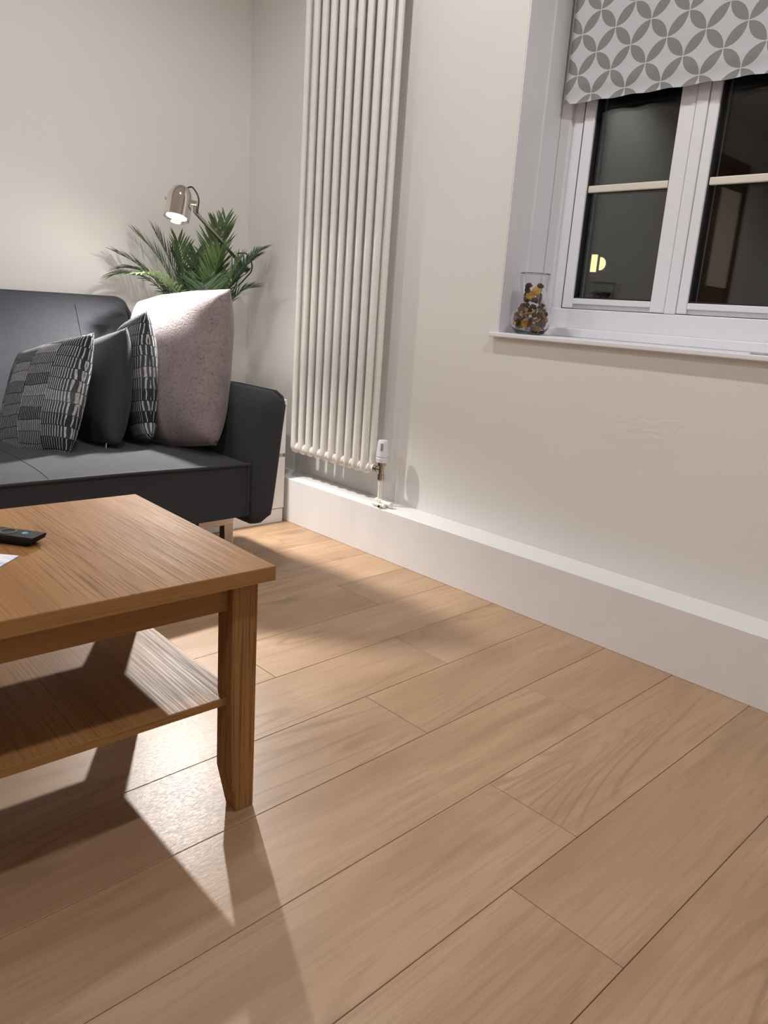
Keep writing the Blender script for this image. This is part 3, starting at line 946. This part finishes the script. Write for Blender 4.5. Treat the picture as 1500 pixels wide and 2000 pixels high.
# ================================================================== DESK LAMP
def make_lamp():
    base = Vector((0.120, -0.213, CHEST_Z))
    root = empty('desk_lamp', base)
    def T(v): return Vector(v) - base
    lathe('base', [(0, 0), (0.075, 0), (0.078, 0.004), (0.077, 0.012), (0.06, 0.017), (0.012, 0.022), (0, 0.022)], 'chrome', root, 32)
    joint = Vector((0.120, -0.098, 0.969))
    tube('stem', [(0, 0, 0.018), T((0.120, -0.198, 0.75)), T(joint)], 0.0075, 'chrome', root, 12)
    pivot = Vector((0.453, -0.510, 1.114))
    tube('arm', [T(joint), T(joint.lerp(pivot, 0.5)), T(pivot)], 0.0068, 'chrome_dk', root, 12)
    dj = (pivot - joint).normalized()
    tube('joint', [T(joint + Vector((0.014, 0.012, -0.014))), T(joint - Vector((0.014, 0.012, -0.014)))], 0.015, 'chrome', root, 14)
    axis = Vector((0.20, -0.33, -1)).normalized()
    opening = Vector((0.465, -0.586, 1.082))
    zup = -axis
    m = axis_matrix(T(opening), zup, (0.7, 0.7, 0))
    Lh, rad = 0.112, 0.041
    prof = [(rad * 0.97, 0.0), (rad, 0.001), (rad, 0.045), (rad * 0.995, 0.062), (rad * 0.93, 0.082), (rad * 0.74, 0.099), (rad * 0.42, 0.109), (0.0, Lh)]
    inner = [(0, 0.095), (rad * 0.4, 0.094), (rad * 0.72, 0.084), (rad * 0.92, 0.06), (rad * 0.94, 0.002)]
    head = lathe('lamp_head', inner + prof, 'chrome', root, 36, m, sharp=50)
    head['label'] = 'polished chrome dome-backed spot head'
    bulb = lathe('bulb', [(0, 0.010), (0.020, 0.010), (0.029, 0.014), (0.030, 0.022), (0.022, 0.040), (0.012, 0.058), (0, 0.060)], 'bulb', head, 24, m)
    # side hinge and screws
    side = Vector((0.70, 0.71, 0)); side = (side - zup * side.dot(zup)).normalized()
    pc = opening + zup * 0.062
    tube('hinge', [T(pc + side * (rad - 0.002)), T(pc + side * (rad + 0.016))], 0.0085, 'chrome', root, 14)
    tube('hinge', [T(pc + side * (rad + 0.010)), T(pivot)], 0.0065, 'chrome_dk', root, 12)
    tube('screw', [T(pc - side * (rad - 0.002)), T(pc - side * (rad + 0.007))], 0.005, 'chrome', root, 12)
    # cable: from dome to hinge, and a loop behind the joint
    top = opening + zup * 0.104
    c1 = [top + side * 0.012, top + side * 0.030 + zup * 0.010, top + side * 0.050 - zup * 0.008, pc + side * (rad + 0.020) + zup * 0.012, pc + side * (rad + 0.022) - zup * 0.010, pivot + Vector((0.004, 0.006, -0.004))]
    def smooth_pts(pts, k=6):
        out = []
        for i in range(len(pts) - 1):
            p0 = pts[max(i - 1, 0)]; p1 = pts[i]; p2 = pts[i + 1]; p3 = pts[min(i + 2, len(pts) - 1)]
            for s in range(k):
                t = s / k
                out.append(0.5 * ((2 * p1) + (p2 - p0) * t + (2 * p0 - 5 * p1 + 4 * p2 - p3) * t * t + (3 * p1 - p0 - 3 * p2 + p3) * t ** 3))
        out.append(pts[-1]); return out
    tube('cable', [T(p) for p in smooth_pts(c1)], 0.0026, 'cable', root, 8)
    j = joint
    c2 = [j + Vector((0.0, -0.03, 0.05)), j + Vector((0.0, 0.012, 0.052)), j + Vector((0.003, 0.035, 0.022)), j + Vector((0.004, 0.034, -0.012)), j + Vector((0.002, 0.008, -0.042)), Vector((0.120, -0.158, 0.86))]
    tube('cable', [T(p) for p in smooth_pts(c2)], 0.0028, 'cable', root, 8)
    tag(root, 'chrome desk lamp with lit spot head above the palm', 'lamp')
    # its own light
    l = bpy.data.lights.new('lamp_light', 'SPOT')
    l.energy = 114; l.color = (1.0, 0.965, 0.92); l.spot_size = R(126); l.spot_blend = 0.85; l.shadow_soft_size = 0.018
    lo = bpy.data.objects.new('lamp_light', l); COL.objects.link(lo)
    lo.matrix_world = axis_matrix(opening - zup * 0.002, zup)
    g = bpy.data.lights.new('lamp_glow', 'POINT')
    g.energy = 2.7; g.color = (1.0, 0.965, 0.92); g.shadow_soft_size = 0.012
    go = bpy.data.objects.new('lamp_glow', g); COL.objects.link(go)
    go.location = opening - zup * 0.004
make_lamp()

# ================================================================== PALM
def make_palm():
    base = Vector((0.200, -0.335, CHEST_Z))
    root = empty('potted_palm', base)
    lathe('pot', [(0, 0.0), (0.058, 0.0), (0.062, 0.004), (0.078, 0.13), (0.082, 0.145), (0.075, 0.146), (0.070, 0.128), (0, 0.126)], 'pot', root, 32)
    lathe('soil', [(0, 0.134), (0.035, 0.136), (0.0715, 0.131), (0.0715, 0.127), (0, 0.127)], 'soil', root, 24)
    rng = random.Random(11)
    crown = Vector((0, 0, 0.16))
    # (tip world, lift, leaf length, material, droop, twist)
    F = [((0.10, -0.630, 0.900), 0.165, 0.155, 'leaf_c', 0.9, 0, 0),
         ((0.08, -0.610, 0.975), 0.10, 0.140, 'leaf_c', 0.3, 0, 0),
         ((0.09, -0.600, 0.925), 0.15, 0.130, 'leaf_a', 0.7, 0, 0),
         ((0.34, -0.660, 0.905), 0.15, 0.090, 'leaf_b', 0.5, 0, 0),
         ((0.07, -0.530, 1.050), 0.10, 0.140, 'leaf_b', 0.1, 0, 0),
         ((0.08, -0.460, 1.060), 0.05, 0.150, 'leaf_c', 0.0, 0, 0),
         ((0.10, -0.380, 1.040), 0.03, 0.150, 'leaf_c', 0.0, 0, 0),
         ((0.13, -0.190, 1.140), 0.04, 0.150, 'leaf_c', -0.2, 0, 0),
         ((0.16, -0.245, 1.115), 0.04, 0.150, 'leaf_c', -0.1, 0, 0),
         ((0.20, -0.055, 1.045), 0.11, 0.110, 'leaf_a', 0.2, 0, 0),
         ((0.17, -0.070, 1.015), 0.08, 0.120, 'leaf_a', 0.2, 0, 0),
         ((0.29, -0.310, 1.010), 0.04, 0.160, 'leaf_b', 0.0, 0, 0),
         ((0.30, -0.230, 0.990), 0.06, 0.150, 'leaf_b', 0.2, 0, 0),
         ((0.20, -0.470, 0.845), 0.14, 0.120, 'leaf_a', 0.4, 0, 0),
         ((0.32, -0.400, 0.890), 0.10, 0.150, 'leaf_a', 0.2, 0, 0),
         ((0.31, -0.340, 0.900), 0.08, 0.150, 'leaf_b', 0.2, 0, 0),
         ((0.27, -0.150, 0.890), 0.10, 0.130, 'leaf_a', 0.4, 0, 0),
         ((0.16, -0.440, 1.000), 0.04, 0.130, 'leaf_a', 0.1, 0, 0),
         ((0.10, -0.300, 1.000), 0.03, 0.150, 'leaf_a', 0.1, 0, 0),
         ((0.24, -0.270, 1.020), 0.03, 0.150, 'leaf_c', 0.0, 0, 0)]
    for (tip, lift, ll, mat, droop, tw, _) in F:
        tip = Vector(tip) - base
        start = crown + Vector((rng.uniform(-0.02, 0.02), rng.uniform(-0.02, 0.02), -0.03))
        d = tip - start
        ctrl = start + d * 0.45 + Vector((0, 0, lift + 0.05))
        bm = bmesh.new()
        K = 24
        pts = []
        for k in range(K + 1):
            t = k / K
            pts.append((1 - t) ** 2 * start + 2 * t * (1 - t) * ctrl + t * t * tip)
        add_tube(bm, pts, [0.0034 * (1 - 0.75 * k / K) for k in range(K + 1)], 5)
        M0 = len(bm.faces)
        nl = 21
        for q in range(nl):
            t = 0.34 + 0.64 * q / (nl - 1)
            p = (1 - t) ** 2 * start + 2 * t * (1 - t) * ctrl + t * t * tip
            tg = (2 * (1 - t) * (ctrl - start) + 2 * t * (tip - ctrl)).normalized()
            sd = tg.cross(Vector((0, 0, 1)))
            sd = sd.normalized() if sd.length > 0.05 else Vector((0.7, 0.7, 0))
            nm = sd.cross(tg).normalized()
            s_t = (t - 0.34) / 0.64
            ln = ll * (0.62 + 0.75 * s_t - 0.95 * s_t ** 2.2) * rng.uniform(0.9, 1.1)
            for s in (-1, 1):
                ang = R(rng.uniform(46, 58) - 26 * s_t)
                dv = (tg * math.cos(ang) + sd * s * math.sin(ang) + nm * rng.uniform(0.10, 0.34)).normalized()
                wv = dv.cross(nm).normalized()
                wd = 0.0047 * rng.uniform(0.85, 1.15)
                prev = None
                secs = [(0.0, 0.35), (0.25, 1.0), (0.55, 0.9), (0.82, 0.5), (1.0, 0.04)]
                for (a, wk) in secs:
                    c = p + dv * ln * a - Vector((0, 0, 1)) * ln * (0.10 + 0.32 * max(droop, -0.2)) * a * a
                    e = [bm.verts.new(c + wv * wd * wk - nm * 0.0), bm.verts.new(c - nm * 0.0014 * wk), bm.verts.new(c - wv * wd * wk)]
                    if prev:
                        bm.faces.new((prev[0], prev[1], e[1], e[0]))
                        bm.faces.new((prev[1], prev[2], e[2], e[1]))
                    prev = e
        me_o = finish('frond', bm, mat, root, True, autosmooth=80)
    # thin stems from soil to crown
    for k in range(5):
        a = k * 1.257
        tube('stem', [(0.022 * math.cos(a), 0.022 * math.sin(a), 0.125), (0.012 * math.cos(a), 0.012 * math.sin(a), 0.175)], 0.004, 'stem', root, 6)
    tag(root, 'green palm with feathery fronds under the desk lamp', 'plant')
make_palm()

# ================================================================== COFFEE TABLE
def make_table():
    root = empty('coffee_table', (1.917, -1.212, 0), R(-2.0))
    W, D, Ht = 0.520, 0.90, 0.4425
    box('tabletop', (-W, 0, -D, 0, Ht - 0.0245, Ht), 'oak_x', root, 0.0012, 2)
    box('edge_band', (0.0001, 0.0008, -D + 0.001, -0.001, Ht - 0.0236, Ht - 0.0009), 'oak_y', root)
    i = 0.022; lw = 0.046
    def leg(cx, cy, sx, sy):
        # outer corner at cx,cy ; sx,sy point inward
        bm = bmesh.new()
        lev = [(0.0, 0.034), (0.075, lw), (Ht - 0.0247, lw)]
        rings = []
        for z, w in lev:
            q = [(cx, cy), (cx + sx * w, cy), (cx + sx * w, cy + sy * w), (cx, cy + sy * w)]
            rings.append([bm.verts.new((x, y, z)) for x, y in q])
        for a, b in zip(rings, rings[1:]):
            for k in range(4): bm.faces.new((a[k], a[(k + 1) % 4], b[(k + 1) % 4], b[k]))
        bm.faces.new(rings[0]); bm.faces.new(rings[-1])
        bmesh.ops.recalc_face_normals(bm, faces=bm.faces[:])
        bmesh.ops.bevel(bm, geom=bm.edges[:], offset=0.0013, segments=1, affect='EDGES')
        finish('leg', bm, 'oak_z', root)
    leg(-i, -i + 0.004, -1, -1); leg(-W + i, -i + 0.004, 1, -1); leg(-i, -D + i, -1, 1); leg(-W + i, -D + i, 1, 1)
    za, zb = Ht - 0.0246 - 0.050, Ht - 0.0246
    box('apron', (-i - 0.034, -i - 0.014, -D + i + lw, -i - lw + 0.004, za, zb), 'oak_y', root, 0.001)
    box('apron', (-W + i + 0.014, -W + i + 0.034, -D + i + lw, -i - lw + 0.004, za, zb), 'oak_y', root, 0.001)
    box('apron', (-W + i + lw, -i - lw, -i - 0.030, -i - 0.010, za, zb), 'oak_x', root, 0.001)
    box('apron', (-W + i + lw, -i - lw, -D + i + 0.014, -D + i + 0.034, za, zb), 'oak_x', root, 0.001)
    box('shelf', (-W + i + 0.016, -i - 0.016, -D + i + 0.018, -i - 0.020, 0.200, 0.2145), 'oak_shelf', root, 0.001)
    box('shelf_edge_band', (-i - 0.0159, -i - 0.0152, -D + i + 0.018, -i - 0.020, 0.2005, 0.2140), 'oak_y', root)
    tag(root, 'oak veneer coffee table with lower shelf and tapered legs', 'table')
    return Ht
TZ = make_table()

# ---- remote control
def make_remote():
    root = empty('remote_control', (1.594, -1.53, TZ + 0.0002), R(-102))
    # local x along the length, tip at +x; tapered underside
    Lr, w, h = 0.150, 0.019, 0.0165
    root.location = (1.6337, -1.4722, TZ + 0.0002)
    d = Vector((-0.8190, -0.5737, 0)).normalized()
    root.rotation_euler = (0, 0, math.atan2(-d.y, -d.x))
    bm = bmesh.new()
    secs = [(-Lr, 0.80, 0.004), (-Lr + 0.006, 1.0, 0.0), (-0.012, 1.0, 0.0), (0.0, 0.97, 0.0)]
    top, low = [], []
    rings = []
    for (x, k, zl) in ((-Lr, 0.9, 0.003), (-Lr + 0.008, 1, 0.0), (-0.016, 1, 0.0), (-0.004, 1, 0.0075), (0.0, 0.96, 0.0135)):
        rings.append([bm.verts.new((x, y * k, z)) for (y, z) in ((-w * 0.72, zl), (w * 0.72, zl), (w * 0.97, max(zl, 0.006)), (w, h * 0.86), (w * 0.93, h), (-w * 0.93, h), (-w, h * 0.86), (-w * 0.97, max(zl, 0.006)))])
    for a, b in zip(rings, rings[1:]):
        for k in range(8):
            bm.faces.new((a[k], a[(k + 1) % 8], b[(k + 1) % 8], b[k]))
    bm.faces.new(rings[0][::-1]); bm.faces.new(rings[-1])
    finish('body', bm, 'black', root, True, autosmooth=35)
    b = lathe('button', [(0, 0.0018), (0.0045, 0.0016), (0.0052, 0.0), (0, 0.0)], 'blue', root, 16, Matrix.Translation((-0.026, 0, h)))
    b['label'] = 'round blue button'
    lathe('navigation_ring', [(0.0100, 0.0), (0.0104, 0.0012), (0.0140, 0.0012), (0.0146, 0.0), (0.0100, 0.0)], 'button', root, 24, Matrix.Translation((-0.056, 0, h)))
    for (x, ys) in ((-0.082, (-0.009, 0, 0.009)), (-0.096, (-0.009, 0, 0.009)), (-0.112, (0,)), (-0.127, (0,))):
        for y in ys:
            lathe('button', [(0, 0.0013), (0.0028, 0.0012), (0.0034, 0.0), (0, 0.0)], 'plastic_grey', root, 12, Matrix.Translation((x, y, h)))
    tag(root, 'slim black remote control on the coffee table', 'remote')
make_remote()

# ---- printed card on the table
bm = bmesh.new()
add_box(bm, 0, 0.10, -0.148, 0, 0, 0.0012)
c = finish('postcard', bm, 'card')
c.location = (1.671, -1.517, TZ + 0.0003)
c.rotation_euler = (0, 0, R(-48))
tag(c, 'white and pale blue printed card lying beside the remote', 'card')

# ================================================================== WINDOW SILL THINGS
def make_vase():
    vx, vy, vz = 1.446, 0.040, 0.8003
    root = empty('glass_vase', (vx, vy, vz))
    outer = [(0.0, 0.0), (0.036, 0.0), (0.044, 0.004), (0.055, 0.020), (0.0600, 0.040), (0.0575, 0.058), (0.048, 0.076), (0.0395, 0.090), (0.0372, 0.100), (0.0385, 0.118), (0.0425, 0.150), (0.0445, 0.174)]
    th = 0.0024
    inner = [(0.0425, 0.1735), (0.0402, 0.150), (0.0362, 0.118), (0.0348, 0.100), (0.0370, 0.091), (0.0455, 0.0755), (0.0548, 0.0575), (0.0574, 0.040), (0.0525, 0.022), (0.041, 0.0075), (0.0, 0.006)]
    lathe('body', outer + inner, 'vase', root, 48, sharp=70)
    lathe('rim', [(0.0424, 0.1736), (0.0436, 0.1752), (0.0446, 0.1740), (0.0436, 0.1732), (0.0424, 0.1736)], 'vase', root, 48)
    tag(root, 'clear waisted glass vase of dried potpourri on the window sill', 'vase')
    # potpourri
    rng = random.Random(3)
    # slice
    def slice_mesh():
        bm = bmesh.new()
        add_lathe(bm, [(0, -0.0018), (0.0115, -0.0018), (0.0125, 0), (0.0115, 0.0018), (0.008, 0.0012), (0.0015, 0.0016), (0, 0.0016)], 14)
        return bm
    def pod_mesh():
        bm = bmesh.new()
        bmesh.ops.create_icosphere(bm, subdivisions=2, radius=0.0085)
        for v in bm.verts:
            v.co *= 1 + 0.35 * mnoise.noise(v.co * 140)
            v.co.z *= 0.8
        return bm
    def chip_mesh():
        bm = bmesh.new()
        add_box(bm, -0.010, 0.010, -0.006, 0.006, -0.0018, 0.0018, 0.0008, 1)
        for v in bm.verts: v.co.z += 3.2 * v.co.x * v.co.x * 8; v.co.y *= 1 - 18 * v.co.x
        return bm
    KINDS = []
    for nm, fn, mat, lab in (('orange_slice', slice_mesh, 'orange', 'dried orange slice among the potpourri in the glass vase'),
                             ('seed_pod', pod_mesh, 'pod', 'dark brown wrinkled seed pod in the glass vase'),
                             ('wood_chip', chip_mesh, 'chip', 'pale curled wood chip in the glass vase')):
        o = finish(nm, fn(), mat, None, True, autosmooth=40)
        tag(o, lab, 'potpourri', 'potpourri pieces in the glass vase')
        KINDS.append([o, True])
    def put(kind, x, y, z, rot, s):
        o, first = KINDS[kind]
        if first: KINDS[kind][1] = False
        else:
            o = o.copy(); COL.objects.link(o)
        o.location = (vx + x, vy + y, vz + z); o.rotation_euler = rot; o.scale = (s, s, s)
    def rad_at(z):
        for (r0, z0), (r1, z1) in zip(inner[::-1], inner[::-1][1:]):
            if z0 <= z <= z1: return r0 + (r1 - r0) * (z - z0) / max(1e-6, z1 - z0)
        return 0.036
    for lz in (0.018, 0.031, 0.044, 0.057, 0.069, 0.081):
        rr = rad_at(lz) - 0.0135
        m = int(2 * math.pi * rr / 0.0185)
        for k in range(m):
            a = 2 * math.pi * (k + rng.random() * 0.4) / m + lz * 40
            kind = rng.choices((0, 1, 2), (1.0, 3.2, 2.2))[0]
            put(kind, rr * math.cos(a), rr * math.sin(a), lz + rng.uniform(-0.003, 0.003), (rng.uniform(0, 3), rng.uniform(0, 3), rng.uniform(0, 6)), rng.uniform(0.8, 1.05))
    # a few inside and the upper cup
    for lz, m in ((0.099, 5), (0.113, 5), (0.127, 5), (0.140, 4)):
        rr = rad_at(lz) - 0.0150
        for k in range(m):
            a = 2 * math.pi * k / m + lz * 55
            facing = math.cos(a + R(54))
            kind = 0 if (facing > 0.75 and lz in (0.113, 0.127)) else rng.choices((0, 1, 2), (0.5, 3.5, 1.5))[0]
            ro = (R(75), rng.uniform(-0.3, 0.3), R(30)) if kind == 0 else (rng.uniform(0, 3), rng.uniform(0, 3), rng.uniform(0, 6))
            put(kind, rr * math.cos(a), rr * math.sin(a), lz + rng.uniform(-0.002, 0.002), ro, rng.uniform(1.0, 1.2))
make_vase()

bm = bmesh.new()
add_box(bm, 0, 0.09, 0, 0.045, 0, 0.003, 0.0006, 1)
sc = finish('small_card', bm, 'sill_card')
sc.location = (2.118, -0.012, 0.8004); sc.rotation_euler = (0, 0, R(4))
tag(sc, 'small flat grey card lying on the window sill', 'card')

# ================================================================== OUTSIDE
hb = empty('house', (-2.4, 6.6, -3.0))
box('house_wall', (-3.5, 3.5, 0.0, 0.3, 0, 7.5), 'brick_dark', hb)
hw = empty('house_window', (0, 0, 0)); hw.parent = hb
box('lit_pane', (-0.09, -0.015, -0.02, -0.004, 4.44, 4.64), 'lit_window', hw, 0.002)
bm = bmesh.new()
n = 12
ring = [(0.03, 4.46)] + [(0.03 + 0.075 * math.cos(R(-90 + 180 * k / n)), 4.535 + 0.075 * math.sin(R(-90 + 180 * k / n))) for k in range(n + 1)] + [(0.03, 4.61)]
fa = [bm.verts.new((x, -0.02, z)) for x, z in ring]; fb = [bm.verts.new((x, -0.004, z)) for x, z in ring]
bm.faces.new(fa); bm.faces.new(fb[::-1])
for k in range(len(ring)): bm.faces.new((fa[k], fa[(k + 1) % len(ring)], fb[(k + 1) % len(ring)], fb[k]))
finish('lit_lampshade', bm, 'lit_window', hw)
tag(hb, 'dark house outside with one small lit yellow window', 'house')
